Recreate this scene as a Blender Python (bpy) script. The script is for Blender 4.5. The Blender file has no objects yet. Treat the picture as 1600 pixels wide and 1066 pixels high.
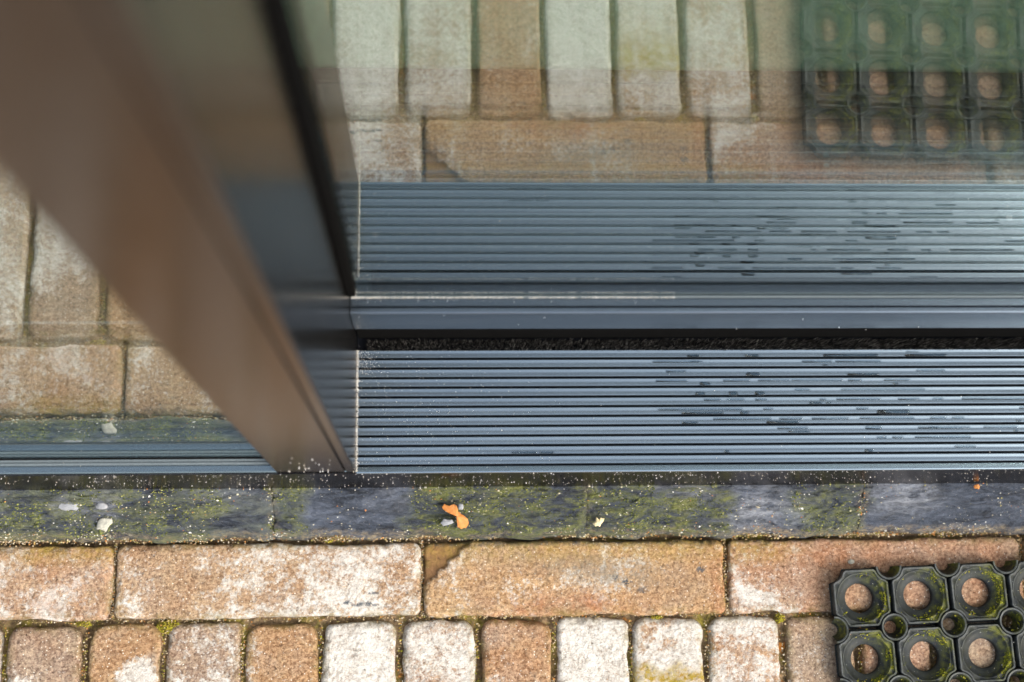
import bpy, bmesh, math, random
import numpy as np
from mathutils import Matrix, Vector

random.seed(7)
rng = np.random.default_rng(7)
S = bpy.context.scene
COL = S.collection

# ------------------------------------------------------------------ camera
S_TOP = 0.1064          # top of the aluminium sill above the bricks
GL = 0.0096             # fixed pane plane
GR = 0.0919             # sliding door glass plane
PITCH, YAW, ROLL = 0.2150, -0.0484, -0.0022
def rot(p, y, r):
    return (Matrix.Rotation(p, 3, 'X') @ Matrix.Rotation(y, 3, 'Y') @ Matrix.Rotation(r, 3, 'Z'))
cam_d = bpy.data.cameras.new('camera')
cam = bpy.data.objects.new('camera', cam_d); COL.objects.link(cam)
cam.matrix_world = Matrix.Translation((0.0529, -0.1066, 0.9662)) @ rot(PITCH, YAW, ROLL).to_4x4()
cam_d.sensor_width = 36; cam_d.lens = 50.0
cam_d.clip_start = 0.02; cam_d.clip_end = 500
cam_d.dof.use_dof = True; cam_d.dof.focus_distance = 0.925; cam_d.dof.aperture_fstop = 4.5
S.camera = cam

# ------------------------------------------------------------------ world, sun, exposure
SUN_AZ, SUN_EL = math.radians(55), math.radians(38)   # azimuth from -Y towards +X
sd = Vector((math.sin(SUN_AZ)*math.cos(SUN_EL), -math.cos(SUN_AZ)*math.cos(SUN_EL), math.sin(SUN_EL)))
W = bpy.data.worlds.new('World'); S.world = W; W.use_nodes = True
wn = W.node_tree.nodes; wl = W.node_tree.links
bg = wn['Background']
sky = wn.new('ShaderNodeTexSky'); sky.sky_type = 'NISHITA'; sky.sun_disc = False
sky.sun_elevation = SUN_EL; sky.sun_rotation = math.atan2(sd.x, sd.y)
sky.air_density = 1.4; sky.dust_density = 4.0; sky.ozone_density = 1.0
hs = wn.new('ShaderNodeHueSaturation'); hs.inputs['Saturation'].default_value = 0.62
wl.new(sky.outputs[0], hs.inputs['Color']); wl.new(hs.outputs[0], bg.inputs['Color'])
bg.inputs['Strength'].default_value = 0.15
sun_d = bpy.data.lights.new('sun', 'SUN'); sun_d.energy = 1.4; sun_d.angle = math.radians(28)
sun_d.color = (1.0, 0.95, 0.88)
sun = bpy.data.objects.new('sun', sun_d); COL.objects.link(sun)
sun.rotation_euler = sd.to_track_quat('Z', 'Y').to_euler()
S.view_settings.view_transform = 'Standard'; S.view_settings.look = 'None'
S.view_settings.gamma = 1.0; S.view_settings.exposure = 0.90
S.cycles.use_denoising = True
S.cycles.max_bounces = 12; S.cycles.transparent_max_bounces = 24
S.cycles.glossy_bounces = 8; S.cycles.caustics_reflective = True; S.cycles.sample_clamp_indirect = 6.0

# ------------------------------------------------------------------ helpers
def tag(o, label=None, cat=None, group=None, kind=None):
    if label: o['label'] = label
    if cat: o['category'] = cat
    if group: o['group'] = group
    if kind: o['kind'] = kind
    return o
def empty(name, loc=(0, 0, 0)):
    o = bpy.data.objects.new(name, None); COL.objects.link(o); o.location = loc
    o.empty_display_size = 0.02
    return o
def link(name, me, mat=None, parent=None):
    o = bpy.data.objects.new(name, me); COL.objects.link(o)
    if mat and len(me.materials) == 0: me.materials.append(mat)
    if parent: o.parent = parent
    return o
def mesh_np(name, V, F, smooth=True):
    me = bpy.data.meshes.new(name)
    me.from_pydata([tuple(map(float, v)) for v in V], [], [tuple(map(int, f)) for f in F])
    if smooth: me.polygons.foreach_set('use_smooth', [True]*len(me.polygons))
    me.update(); return me
def fattr(me, name, arr):
    a = me.attributes.new(name, 'FLOAT', 'POINT'); a.data.foreach_set('value', np.asarray(arr, dtype=np.float32))
def cattr(me, name, arr):
    a = me.attributes.new(name, 'FLOAT_COLOR', 'POINT')
    arr = np.asarray(arr, dtype=np.float32)
    if arr.shape[1] == 3: arr = np.hstack([arr, np.ones((len(arr), 1), np.float32)])
    a.data.foreach_set('color', arr.ravel())
def box(name, x0, x1, y0, y1, z0, z1, mat, parent=None, bevel=0.0, seg=2):
    bm = bmesh.new()
    bmesh.ops.create_cube(bm, size=1)
    for v in bm.verts:
        v.co = Vector(((x0+x1)/2 + v.co.x*(x1-x0), (y0+y1)/2 + v.co.y*(y1-y0), (z0+z1)/2 + v.co.z*(z1-z0)))
    if bevel:
        bmesh.ops.bevel(bm, geom=bm.edges[:], offset=bevel, segments=seg, profile=0.5, affect='EDGES')
    me = bpy.data.meshes.new(name); bm.to_mesh(me); bm.free()
    if bevel:
        for p in me.polygons: p.use_smooth = not (abs(max(p.normal, key=abs)) > .9999)
    return link(name, me, mat, parent)
def extrude_x(name, prof, x0, x1, mat, parent=None, smooth=True, ang=30):
    """closed (y,z) outline, listed anticlockwise seen from +X, extruded along X"""
    n = len(prof)
    V = [(x0, y, z) for y, z in prof] + [(x1, y, z) for y, z in prof]
    F = [(i, i+n, (i+1) % n+n, (i+1) % n) for i in range(n)]
    F += [tuple(range(n)), tuple(range(2*n-1, n-1, -1))]
    me = mesh_np(name, V, F, smooth)
    bm = bmesh.new(); bm.from_mesh(me); bmesh.ops.recalc_face_normals(bm, faces=bm.faces[:]); bm.to_mesh(me); bm.free()
    if smooth: me.set_sharp_from_angle(angle=math.radians(ang))
    return link(name, me, mat, parent)

# lattice value noise in numpy
PERM = rng.permutation(4096)
RV = rng.random(4096)
def vnoise(x, y, seed=0):
    x = np.asarray(x, float); y = np.asarray(y, float)
    xi = np.floor(x).astype(int); yi = np.floor(y).astype(int)
    fx = x-xi; fy = y-yi; fx = fx*fx*(3-2*fx); fy = fy*fy*(3-2*fy)
    def h(a, b): return RV[PERM[(PERM[(a+seed*131) & 4095]+b) & 4095]]
    return (h(xi, yi)*(1-fx)+h(xi+1, yi)*fx)*(1-fy)+(h(xi, yi+1)*(1-fx)+h(xi+1, yi+1)*fx)*fy
def fbm(x, y, seed=0, oct=4, gain=.5):
    s = 0; a = 1; t = 0
    for o in range(oct):
        s = s+a*vnoise(x*2**o, y*2**o, seed+o*7); t += a; a *= gain
    return s/t

# ------------------------------------------------------------------ materials
class NT:
    def __init__(s, name):
        s.m = bpy.data.materials.new(name); s.m.use_nodes = True
        s.n = s.m.node_tree.nodes; s.l = s.m.node_tree.links
        s.b = s.n['Principled BSDF']; s.out = s.n['Material Output']
    def new(s, t, **k):
        n = s.n.new(t)
        for a, v in k.items(): setattr(n, a, v)
        return n
    def put(s, sock, v):
        if isinstance(v, bpy.types.NodeSocket): s.l.new(v, sock)
        else:
            if isinstance(v, (tuple, list)) and len(v) == 3 and sock.type == 'RGBA': v = (*v, 1)
            sock.default_value = v
    def coord(s, kind='Object'): return s.new('ShaderNodeTexCoord').outputs[kind]
    def noise(s, vec, scale, detail=4, rough=.55, dist=0.0):
        n = s.new('ShaderNodeTexNoise'); s.put(n.inputs['Vector'], vec)
        n.inputs['Scale'].default_value = scale; n.inputs['Detail'].default_value = detail
        n.inputs['Roughness'].default_value = rough; n.inputs['Distortion'].default_value = dist
        return n.outputs['Fac']
    def voro(s, vec, scale, out='Distance'):
        n = s.new('ShaderNodeTexVoronoi'); s.put(n.inputs['Vector'], vec); n.inputs['Scale'].default_value = scale
        return n.outputs[out]
    def ramp(s, fac, lo, hi, a=0.0, b=1.0):
        n = s.new('ShaderNodeMapRange', clamp=True); s.put(n.inputs['Value'], fac)
        s.put(n.inputs['From Min'], lo); s.put(n.inputs['From Max'], hi)
        n.inputs['To Min'].default_value = a; n.inputs['To Max'].default_value = b
        return n.outputs[0]
    def math(s, op, a, b=0.0, c=None):
        n = s.new('ShaderNodeMath', operation=op); s.put(n.inputs[0], a); s.put(n.inputs[1], b)
        if c is not None: s.put(n.inputs[2], c)
        return n.outputs[0]
    def vmath(s, op, a, b):
        n = s.new('ShaderNodeVectorMath', operation=op); s.put(n.inputs[0], a); s.put(n.inputs[1], b)
        return n.outputs[0]
    def mix(s, f, a, b, mode='MIX'):
        n = s.new('ShaderNodeMix', data_type='RGBA', blend_type=mode)
        s.put(n.inputs['Factor'], f); s.put(n.inputs[6], a); s.put(n.inputs[7], b)
        return n.outputs[2]
    def bump(s, h, strength=.5, dist=.001, normal=None):
        n = s.new('ShaderNodeBump'); s.put(n.inputs['Height'], h)
        n.inputs['Strength'].default_value = strength; n.inputs['Distance'].default_value = dist
        if normal is not None: s.put(n.inputs['Normal'], normal)
        return n.outputs[0]
    def attr(s, name, out='Fac', typ='GEOMETRY'):
        n = s.new('ShaderNodeAttribute', attribute_type=typ, attribute_name=name); return n.outputs[out]

def mat_simple(name, col, rough=.5, metal=0.0, var=.15, scale=40, bump=0.0, bscale=400, spec=.5):
    t = NT(name); c = t.coord()
    f = t.noise(c, scale, 5, .6)
    lo = tuple(x*(1-var) for x in col); hi = tuple(min(1, x*(1+var)) for x in col)
    t.put(t.b.inputs['Base Color'], t.mix(f, lo, hi))
    t.b.inputs['Roughness'].default_value = rough; t.b.inputs['Metallic'].default_value = metal; t.b.inputs['Specular IOR Level'].default_value = spec
    if bump: t.put(t.b.inputs['Normal'], t.bump(t.noise(c, bscale, 4), bump, .0006))
    return t.m

def mat_brick():
    t = NT('weathered_brick')
    oi = t.new('ShaderNodeObjectInfo')
    off = t.new('ShaderNodeCombineXYZ'); 
    for i, k in enumerate((37.0, 91.0, 13.0)): t.put(off.inputs[i], t.math('MULTIPLY', oi.outputs['Random'], k))
    c = t.vmath('ADD', t.coord(), off.outputs[0])
    base = oi.outputs['Color']
    pat = t.noise(c, 26, 4, .6, .9)
    base1 = t.mix(t.ramp(pat, .34, .62), t.mix(.60, base, (.33, .135, .055)), base)
    base1 = t.mix(t.ramp(t.noise(c, 48, 6, .7, .5), .50, .68, 0, .8), base1, t.mix(.55, base, (.62, .46, .29)))
    base2 = t.mix(t.ramp(t.noise(c, 75, 5, .65), .54, .72), base1, t.mix(.5, base1, (.26, .20, .15)))
    base2 = t.mix(t.ramp(t.noise(c, 17, 4, .65, 1.0), .46, .64, 0, .75), base2, t.mix(.62, base2, (.44, .345, .30)))
    g1 = t.noise(c, 430, 4, .8); g2 = t.noise(c, 1100, 2, .6)
    base3 = t.mix(t.ramp(g1, .38, .62), t.mix(.66, base2, (.085, .045, .025)), t.mix(.32, base2, (.80, .64, .43)))
    # lime bloom: amount from object colour alpha and the painted attribute
    am = t.math('ADD', oi.outputs['Alpha'], t.attr('bloom'))
    wn_ = t.math('ADD', t.math('MULTIPLY', t.noise(c, 26, 3, .6, .8), .33), t.math('ADD', t.math('MULTIPLY', t.noise(c, 105, 5, .7, .4), .27), t.math('MULTIPLY', t.noise(c, 330, 5, .8), .40)))
    thr = t.math('SUBTRACT', .660, t.math('MULTIPLY', am, .27))
    wmask = t.ramp(t.math('SUBTRACT', wn_, thr), -.02, .055)
    wtone = t.math('ADD', t.math('MULTIPLY', t.noise(c, 420, 5, .8), .6), t.math('MULTIPLY', t.noise(c, 110, 5, .75), .4))
    wcol = t.mix(t.ramp(wtone, .37, .54), (.33, .275, .225), (.76, .735, .69))
    col = t.mix(t.math('MULTIPLY', wmask, .92), base3, wcol)
    # bright mineral grains and dark pits
    col = t.mix(t.ramp(t.voro(c, 330), .17, .10, 0, .8), col, (.86, .80, .70))
    pits = t.ramp(t.noise(c, 280, 5, .8), .37, .31)
    col = t.mix(t.math('MULTIPLY', pits, .75), col, (.10, .065, .045))
    # grey smear, chip and mossy rim
    col = t.mix(t.math('MULTIPLY', t.attr('smear'), t.ramp(t.noise(c, 130, 7, .8), .34, .62)), col, (.235, .215, .175))
    col = t.mix(t.attr('chip'), col, t.mix(g1, (.10, .05, .022), (.42, .23, .105)))
    col = t.mix(t.math('MULTIPLY', t.attr('tar'), t.ramp(t.noise(c, 300, 4, .7), .42, .52)), col, (.055, .075, .095))
    col = t.mix(t.math('MULTIPLY', t.attr('rust'), t.ramp(t.noise(c, 60, 8, .75, .4), .38, .60)), col, t.mix(t.ramp(g1, .38, .62), (.23, .085, .03), (.56, .27, .14)))
    mo = t.math('MULTIPLY', t.attr('edge'), t.ramp(t.noise(c, 90, 6, .7), .42, .62))
    col = t.mix(t.math('MULTIPLY', mo, .8), col, t.mix(t.noise(c, 160, 2), (.13, .085, .02), (.20, .17, .035)))
    ym = t.math('MULTIPLY', t.attr('moss'), t.ramp(t.noise(c, 210, 6, .75), .36, .56))
    col = t.mix(ym, col, t.mix(t.noise(c, 120, 3), (.36, .17, .03), (.36, .33, .03)))
    t.put(t.b.inputs['Base Color'], col)
    t.b.inputs['Roughness'].default_value = .78; t.b.inputs['Specular IOR Level'].default_value = .3
    h = t.math('ADD', t.math('MULTIPLY', g1, .8), t.math('MULTIPLY', t.noise(c, 240, 5, .7), 1.0))
    h = t.math('SUBTRACT', h, pits)
    t.put(t.b.inputs['Normal'], t.bump(h, 1.0, .0016))
    return t.m

def mat_slate():
    t = NT('wet_dark_stone'); c = t.coord()
    mp = t.new('ShaderNodeMapping'); t.put(mp.inputs['Vector'], c); mp.inputs['Scale'].default_value = (.45, 1.2, 1)
    cs = mp.outputs[0]
    f = t.noise(cs, 95, 9, .78, .8)
    col = t.mix(t.ramp(f, .36, .66), (.013, .019, .031), (.160, .192, .260))
    lightm = t.math('MULTIPLY', t.attr('pale'), t.ramp(t.noise(cs, 150, 7, .75, .4), .38, .62))
    col = t.mix(lightm, col, (.46, .49, .55))
    g = t.noise(c, 700, 4, .75)
    col = t.mix(t.ramp(g, .60, .72, 0, .7), col, (.36, .37, .38))
    rub = t.math('MULTIPLY', t.attr('dusty'), t.ramp(t.noise(c, 260, 6, .75), .44, .6))
    col = t.mix(rub, col, t.mix(t.noise(c, 400, 3), (.20, .155, .095), (.55, .46, .32)))
    mn = t.ramp(t.noise(cs, 95, 9, .78, .6), .44, .57)
    mm = t.math('MULTIPLY', t.attr('moss'), mn)
    mcol = t.mix(t.ramp(t.noise(c, 330, 5, .7), .3, .7), (.060, .075, .022), (.330, .345, .105))
    mcol = t.mix(t.ramp(t.noise(c, 50, 3), .4, .7), mcol, t.mix(.45, mcol, (.10, .14, .10)))
    col = t.mix(mm, col, mcol)
    t.put(t.b.inputs['Base Color'], col)
    t.put(t.b.inputs['Roughness'], t.mix(mm, (.36, .36, .36), (.95, .95, .95)))
    h = t.math('ADD', t.math('ADD', t.math('MULTIPLY', t.noise(cs, 110, 6, .7, .8), 2.2), t.math('MULTIPLY', t.noise(cs, 300, 7, .8, .5), 1.5)), t.math('MULTIPLY', t.math('MULTIPLY', mm, t.noise(c, 900, 3, .7)), 1.2))
    t.put(t.b.inputs['Normal'], t.bump(h, 1.0, .0030))
    return t.m

def mat_sand():
    t = NT('mossy_joint_sand'); c = t.coord()
    f = t.noise(c, 300, 6, .75)
    col = t.mix(t.ramp(f, .3, .7), (.05, .032, .018), (.38, .26, .14))
    gm = t.ramp(t.noise(c, 32, 5, .7), .52, .68)
    gcol = t.mix(t.ramp(t.noise(c, 500, 4, .7), .3, .7), (.10, .085, .012), (.50, .42, .06))
    col = t.mix(gm, col, gcol)
    orange = t.ramp(t.noise(c, 70, 4, .7), .64, .72)
    col = t.mix(orange, col, (.52, .20, .035))
    t.put(t.b.inputs['Base Color'], col); t.b.inputs['Roughness'].default_value = .95
    t.put(t.b.inputs['Normal'], t.bump(t.noise(c, 650, 5, .7), .9, .0015))
    return t.m

def mat_metal(name, col, rough, scratch=.12, metal=.9, stretch=(1, 1, 1), tint=(1, 1, 1)):
    t = NT(name); c = t.coord()
    mp = t.new('ShaderNodeMapping'); t.put(mp.inputs['Vector'], c); mp.inputs['Scale'].default_value = stretch
    f = t.noise(mp.outputs[0], 90, 6, .65); f2 = t.noise(c, 900, 3, .7)
    colr = t.mix(f, tuple(x*.86 for x in col), tuple(x*1.12 for x in col))
    t.b.inputs['Specular Tint'].default_value = (*tint, 1)
    dust = t.ramp(t.math('ADD', t.math('MULTIPLY', f, .5), t.math('MULTIPLY', f2, .5)), .52, .72, 0, .18)
    colr = t.mix(dust, colr, (.30, .30, .30))
    t.put(t.b.inputs['Base Color'], colr)
    t.put(t.b.inputs['Metallic'], t.math('SUBTRACT', metal, t.math('MULTIPLY', dust, .9)))
    t.put(t.b.inputs['Roughness'], t.math('ADD', rough, t.math('MULTIPLY', t.math('SUBTRACT', f, .5), scratch)))
    t.put(t.b.inputs['Normal'], t.bump(t.noise(c, 700, 3, .6), .05, .0003))
    return t.m

def mat_glass(name, n):
    t = NT(name); t.n.remove(t.b)
    g = t.new('ShaderNodeNewGeometry')
    ior = t.math('ADD', t.math('MULTIPLY', g.outputs['Backfacing'], 1/n-n), n)
    fr = t.new('ShaderNodeFresnel'); t.put(fr.inputs['IOR'], ior)
    tr = t.new('ShaderNodeBsdfTransparent'); tr.inputs[0].default_value = (.955, .975, .96, 1)
    gl = t.new('ShaderNodeBsdfGlossy'); gl.inputs['Roughness'].default_value = 0.0; gl.inputs[0].default_value = (.955, 1, .985, 1)
    mx = t.new('ShaderNodeMixShader'); t.put(mx.inputs[0], fr.outputs[0]); t.l.new(tr.outputs[0], mx.inputs[1]); t.l.new(gl.outputs[0], mx.inputs[2])
    # thin film of dust
    df = t.new('ShaderNodeBsdfDiffuse'); df.inputs[0].default_value = (.5, .5, .46, 1)
    c = t.coord(); mp = t.new('ShaderNodeMapping'); t.put(mp.inputs['Vector'], c); mp.inputs['Scale'].default_value = (1, 1, .18)
    dm = t.ramp(t.noise(mp.outputs[0], 260, 6, .7), .45, .8, .001, .010)
    m2 = t.new('ShaderNodeMixShader'); t.put(m2.inputs[0], dm); t.l.new(mx.outputs[0], m2.inputs[1]); t.l.new(df.outputs[0], m2.inputs[2])
    t.l.new(m2.outputs[0], t.out.inputs[0])
    return t.m

def mat_water():
    t = NT('clear_water'); t.n.remove(t.b)
    fr = t.new('ShaderNodeFresnel'); fr.inputs[0].default_value = 1.33
    tr = t.new('ShaderNodeBsdfTransparent'); tr.inputs[0].default_value = (.82, .86, .88, 1)
    gl = t.new('ShaderNodeBsdfGlossy'); gl.inputs['Roughness'].default_value = 0.12
    mx = t.new('ShaderNodeMixShader'); t.put(mx.inputs[0], fr.outputs[0]); t.l.new(tr.outputs[0], mx.inputs[1]); t.l.new(gl.outputs[0], mx.inputs[2])
    t.l.new(mx.outputs[0], t.out.inputs[0]); return t.m

def mat_vcol(name, rough=.85, spec=.3):
    t = NT(name); c = t.coord()
    col = t.mix(t.ramp(t.noise(c, 1500, 2, .6), .3, .7, 0, .5), t.attr('Col', 'Color'), t.mix(.5, t.attr('Col', 'Color'), (.02, .015, .01)))
    t.put(t.b.inputs['Base Color'], col); t.b.inputs['Roughness'].default_value = rough
    t.b.inputs['Specular IOR Level'].default_value = spec
    return t.m

def mat_rubber():
    t = NT('black_rubber'); c = t.coord('Object'); 
    oi = t.new('ShaderNodeObjectInfo'); c = t.vmath('ADD', c, oi.outputs['Location'])
    f = t.noise(c, 120, 7, .7)
    col = t.mix(t.ramp(f, .3, .7), (.007, .009, .010), (.026, .032, .036))
    col = t.mix(t.ramp(t.noise(c, 700, 3, .7), .66, .74, 0, .8), col, (.40, .43, .40))
    col = t.mix(t.math('MULTIPLY', t.attr('rim'), t.ramp(t.noise(c, 160, 6, .75), .35, .65)), col, (.11, .12, .125))  # paler grey on raised edges: wear plus caught light, painted in
    gm = t.math('MULTIPLY', t.attr('mossy'), t.ramp(t.noise(c, 200, 6, .7), .42, .6))
    col = t.mix(t.math('MULTIPLY', gm, .8), col, t.mix(t.noise(c, 500, 3), (.06, .075, .01), (.26, .26, .03)))
    t.put(t.b.inputs['Base Color'], col)
    t.b.inputs['Specular IOR Level'].default_value = .3; t.put(t.b.inputs['Roughness'], t.ramp(f, .3, .7, .45, .65))
    t.put(t.b.inputs['Normal'], t.bump(t.noise(c, 800, 4, .7), .35, .0006))
    return t.m

M = dict(brick=mat_brick(), slate=mat_slate(), sand=mat_sand(), glass=mat_glass('coated_window_glass', 2.1), glass_in=mat_glass('inner_window_glass', 1.62), water=mat_water(),
         sill=mat_metal('anthracite_aluminium_sill', (.225, .285, .335), .20, .08, .85, (.06, 1, 1)),
         post=mat_metal('anthracite_aluminium_post', (.13, .125, .125), .22, .05, 1.0, (1, 1, 1), (.72, .67, .63)),
         rail=mat_metal('anthracite_aluminium_rail', (.115, .146, .185), .24, .10, .82, (.06, 1, 1)),
         fascia=mat_metal('anthracite_fascia', (.10, .09, .085), .16, .05, 1.0, (1, 1, 1), (.48, .45, .43)),
         shade_grime=mat_simple('shaded_grimy_groove', (.014, .016, .022), .9, 0, .4, 200, spec=.1),
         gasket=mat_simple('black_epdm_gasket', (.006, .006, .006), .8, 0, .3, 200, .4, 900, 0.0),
         grey_rubber=mat_simple('grey_glazing_rubber', (.10, .125, .14), .55, 0, .5, 900, .8, 1500),
         brush=mat_vcol('black_brush_fibre', .7),
         grit=mat_vcol('grit'), moss=mat_vcol('moss', 1.0, .1), dust=mat_vcol('lime_dust'),
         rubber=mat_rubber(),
         leaf=mat_simple('orange_leaf', (.50, .19, .04), .6, 0, .55, 330, .9, 500),
         chip=mat_simple('pale_stone', (.42, .41, .35), .8, 0, .35, 500, .8, 900),
         pebble=mat_simple('grey_pebble', (.27, .28, .30), .6, 0, .5, 400, .6, 900),
         flake=mat_simple('cream_flake', (.74, .62, .36), .8, 0, .2, 700, .5, 1200),
         inner_sill=mat_simple('dark_inner_sill', (.020, .021, .020), .85, 0, .4, 120, .3, 600),
         floor=mat_simple('grey_green_floor_tile', (.21, .32, .245), .6, 0, .45, 90, .5, 300),
         wall=mat_simple('room_plaster', (.42, .41, .39), .9, 0, .08, 6),
         ceiling=mat_simple('ceiling_plaster', (.45, .45, .44), .9, 0, .05, 6),
         render=mat_simple('house_render', (.38, .30, .24), .9, 0, .2, 30, .6, 200),
         earth=mat_simple('garden_earth', (.10, .085, .055), .95, 0, .4, 3, .6, 60))

# ------------------------------------------------------------------ setting: ground, sand bed, house shell
g = box('ground', -60, 60, -60, 60, -1.2, -0.09, M['earth']); tag(g, kind='structure')

# joint sand: an uneven bed just below the brick tops
def sand_bed():
    x = np.arange(-.42, .66, .0016); y = np.arange(-.32, -.018, .0016)
    X, Y = np.meshgrid(x, y)
    Z = -.0065+.0060*(fbm(X*45, Y*45, 3, 3)-.5)+.0055*(fbm(X*260, Y*260, 5, 3)-.5)
    Z = Z-.004*np.exp(-((Y+.0335)/.003)**2)
    V = np.stack([X.ravel(), Y.ravel(), Z.ravel()], 1)
    nx, ny = len(x), len(y)
    I = (np.arange(ny-1)[:, None]*nx+np.arange(nx-1)[None]).ravel()
    F = np.stack([I, I+1, I+nx+1, I+nx], 1)
    me = bpy.data.meshes.new('sand_bed'); me.vertices.add(len(V)); me.vertices.foreach_set('co', V.ravel())
    me.loops.add(F.size); me.loops.foreach_set('vertex_index', F.ravel().astype(np.int32))
    me.polygons.add(len(F)); me.polygons.foreach_set('loop_start', np.arange(0, F.size, 4, dtype=np.int32))
    me.polygons.foreach_set('use_smooth', [True]*len(F)); me.update(); me.validate()
    return me
tag(link('sand_bed', sand_bed(), M['sand']), kind='structure')
tag(box('sand_base', -1.2, 1.4, -1.5, -.002, -.085, -.0125, M['sand']), kind='structure')

tag(box('floor', -2.2, 2.4, .2625, 4, -.05, S_TOP-.004, M['floor']), kind='structure')
tag(box('ceiling', -2.2, 2.4, .14, 4, 2.46, 2.6, M['ceiling']), kind='structure')
tag(box('wall_back', -2.2, 2.4, 4.0, 4.1, -.05, 2.6, M['wall']), kind='structure')
tag(box('wall_left', -2.3, -2.2, .14, 4, -.05, 2.6, M['wall']), kind='structure')
tag(box('wall_right', 2.4, 2.5, .14, 4, -.05, 2.6, M['wall']), kind='structure')

# ------------------------------------------------------------------ brick paving
A, B, HP, SP, X0 = .0328, .0512, .0515, .2060, .0234
paving = empty('brick_paving'); tag(paving, kind='structure')
def brick_mesh(w, l, seed, res=.0016, rc=.006, rb=.0035, wob=.0009, chip=None, moss=None, smear=None, bloom=None, tar=None, rust=None):
    """w along X, l along Y, top face at z=0, origin in the middle of the top"""
    nx = max(6, int(w/res)); ny = max(6, int(l/res))
    u = np.linspace(-1, 1, nx+1); v = np.linspace(-1, 1, ny+1)
    # cluster rows near the rim
    u = np.sign(u)*(1-(1-np.abs(u))**1.25); v = np.sign(v)*(1-(1-np.abs(v))**1.25)
    U, Vv = np.meshgrid(u, v); X = (U*w/2).ravel(); Y = (Vv*l/2).ravel()
    cx = np.clip(X, -w/2+rc, w/2-rc); cy = np.clip(Y, -l/2+rc, l/2-rc)
    dx, dy = X-cx, Y-cy; d = np.hypot(dx, dy)
    k = np.where(d > rc, rc/np.maximum(d, 1e-9), 1); X = cx+dx*k; Y = cy+dy*k
    qx = np.abs(X)-(w/2-rc); qy = np.abs(Y)-(l/2-rc)
    inside = -(np.hypot(np.maximum(qx, 0), np.maximum(qy, 0))+np.minimum(np.maximum(qx, qy), 0)-rc)
    e = np.clip(1-inside/rb, 0, 1)
    rbv = rb*(.6+.9*vnoise(X*90+seed*3.3, Y*90, seed))
    Z = -rbv*(1-np.sqrt(np.maximum(0, 1-e*e)))
    Z += .0011*(fbm(X*38+seed, Y*38, seed+1, 3)-.5)*(1-e)+.0007*(fbm(X*240, Y*240+seed, seed+2, 3)-.5)
    nt = np.clip((fbm(X*75+seed*5.1, Y*75, seed+12, 4, .6)-.56)*7, 0, 1)*np.clip(1-inside/.0045, 0, 1)
    Z -= .0026*nt
    n1 = fbm(X*55+seed*1.7, Y*55, seed+3, 4)-.5; n2 = fbm(X*55, Y*55+seed*2.1, seed+4, 4)-.5
    X2 = X+e*wob*3*n1; Y2 = Y+e*wob*3*n2
    edge = np.clip(1-inside/.007, 0, 1)**1.3
    att = dict(edge=edge, chip=0*X, moss=0*X, smear=0*X, bloom=0*X, tar=0*X, rust=0*X)
    if chip is not None:
        cm = chip(X, Y); Z -= .0022*cm+.0012*cm*(fbm(X*300, Y*300, 9, 2)-.5); att['chip'] = cm
    for nm, fn in (('moss', moss), ('smear', smear), ('bloom', bloom), ('tar', tar), ('rust', rust)):
        if fn is not None: att[nm] = fn(X, Y)
    V = np.stack([X2, Y2, Z], 1)
    R = nx+1
    I = (np.arange(ny)[:, None]*R+np.arange(nx)[None]).ravel()
    F = np.stack([I, I+1, I+R+1, I+R], 1).tolist()
    ring = list(range(0, nx+1)) + [r*R+nx for r in range(1, ny+1)] + [ny*R+c for c in range(nx-1, -1, -1)] + [r*R for r in range(ny-1, 0, -1)]
    n0 = len(V); low = V[ring].copy(); low[:, 2] = -.055
    V = np.vstack([V, low]); m = len(ring)
    F += [(ring[i], n0+i, n0+(i+1) % m, ring[(i+1) % m]) for i in range(m)]
    me = mesh_np('brick', V, F)
    for nm, a in att.items(): fattr(me, nm, np.concatenate([a, a[ring]*0]))
    return me

def blob(cx, cy, rx, ry, p=1.0):
    return lambda X, Y: np.clip(1.25-np.hypot((X-cx)/rx, (Y-cy)/ry), 0, 1)**p
TAN, ORG, GRY, PNK, TAUPE, WHT = (.53, .325, .155), (.47, .215, .075), (.27, .205, .165), (.52, .235, .135), (.38, .27, .195), (.45, .34, .24)
# header row: brick k sits between joint k-1 and joint k (joint 5 lies at X0)
HY = -A-B
hdr = {  # colour, lime bloom, extras
 -1: (TAUPE, .55, {}), 0: (WHT, .60, {}),
 1: (GRY, .30, dict(bloom=lambda X, Y: .40*np.clip((.078-Y)/.03, 0, 1))),
 2: (ORG, .28, dict(bloom=blob(.010, .066, .016, .014))),
 3: (GRY, .52, {}),
 4: (ORG, .33, {}),
 5: (GRY, .90, {}),
 6: (TAUPE, .80, {}),
 7: (ORG, .38, {}),
 8: (GRY, 1.00, {}),
 9: (ORG, .86, dict(moss=lambda X, Y: np.clip((.070-Y)/.006+.5*np.sin(X*300), 0, 1)*np.clip((Y-.03)/.02, 0, 1))),
 10: (ORG, .70, {}),
 11: (TAUPE, .36, {}), 12: (PNK, .15, {}), 13: (TAUPE, .15, {}), 14: (PNK, .15, {}), 15: (TAUPE, .2, {})}
k = -1
hmeshes = []
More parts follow.
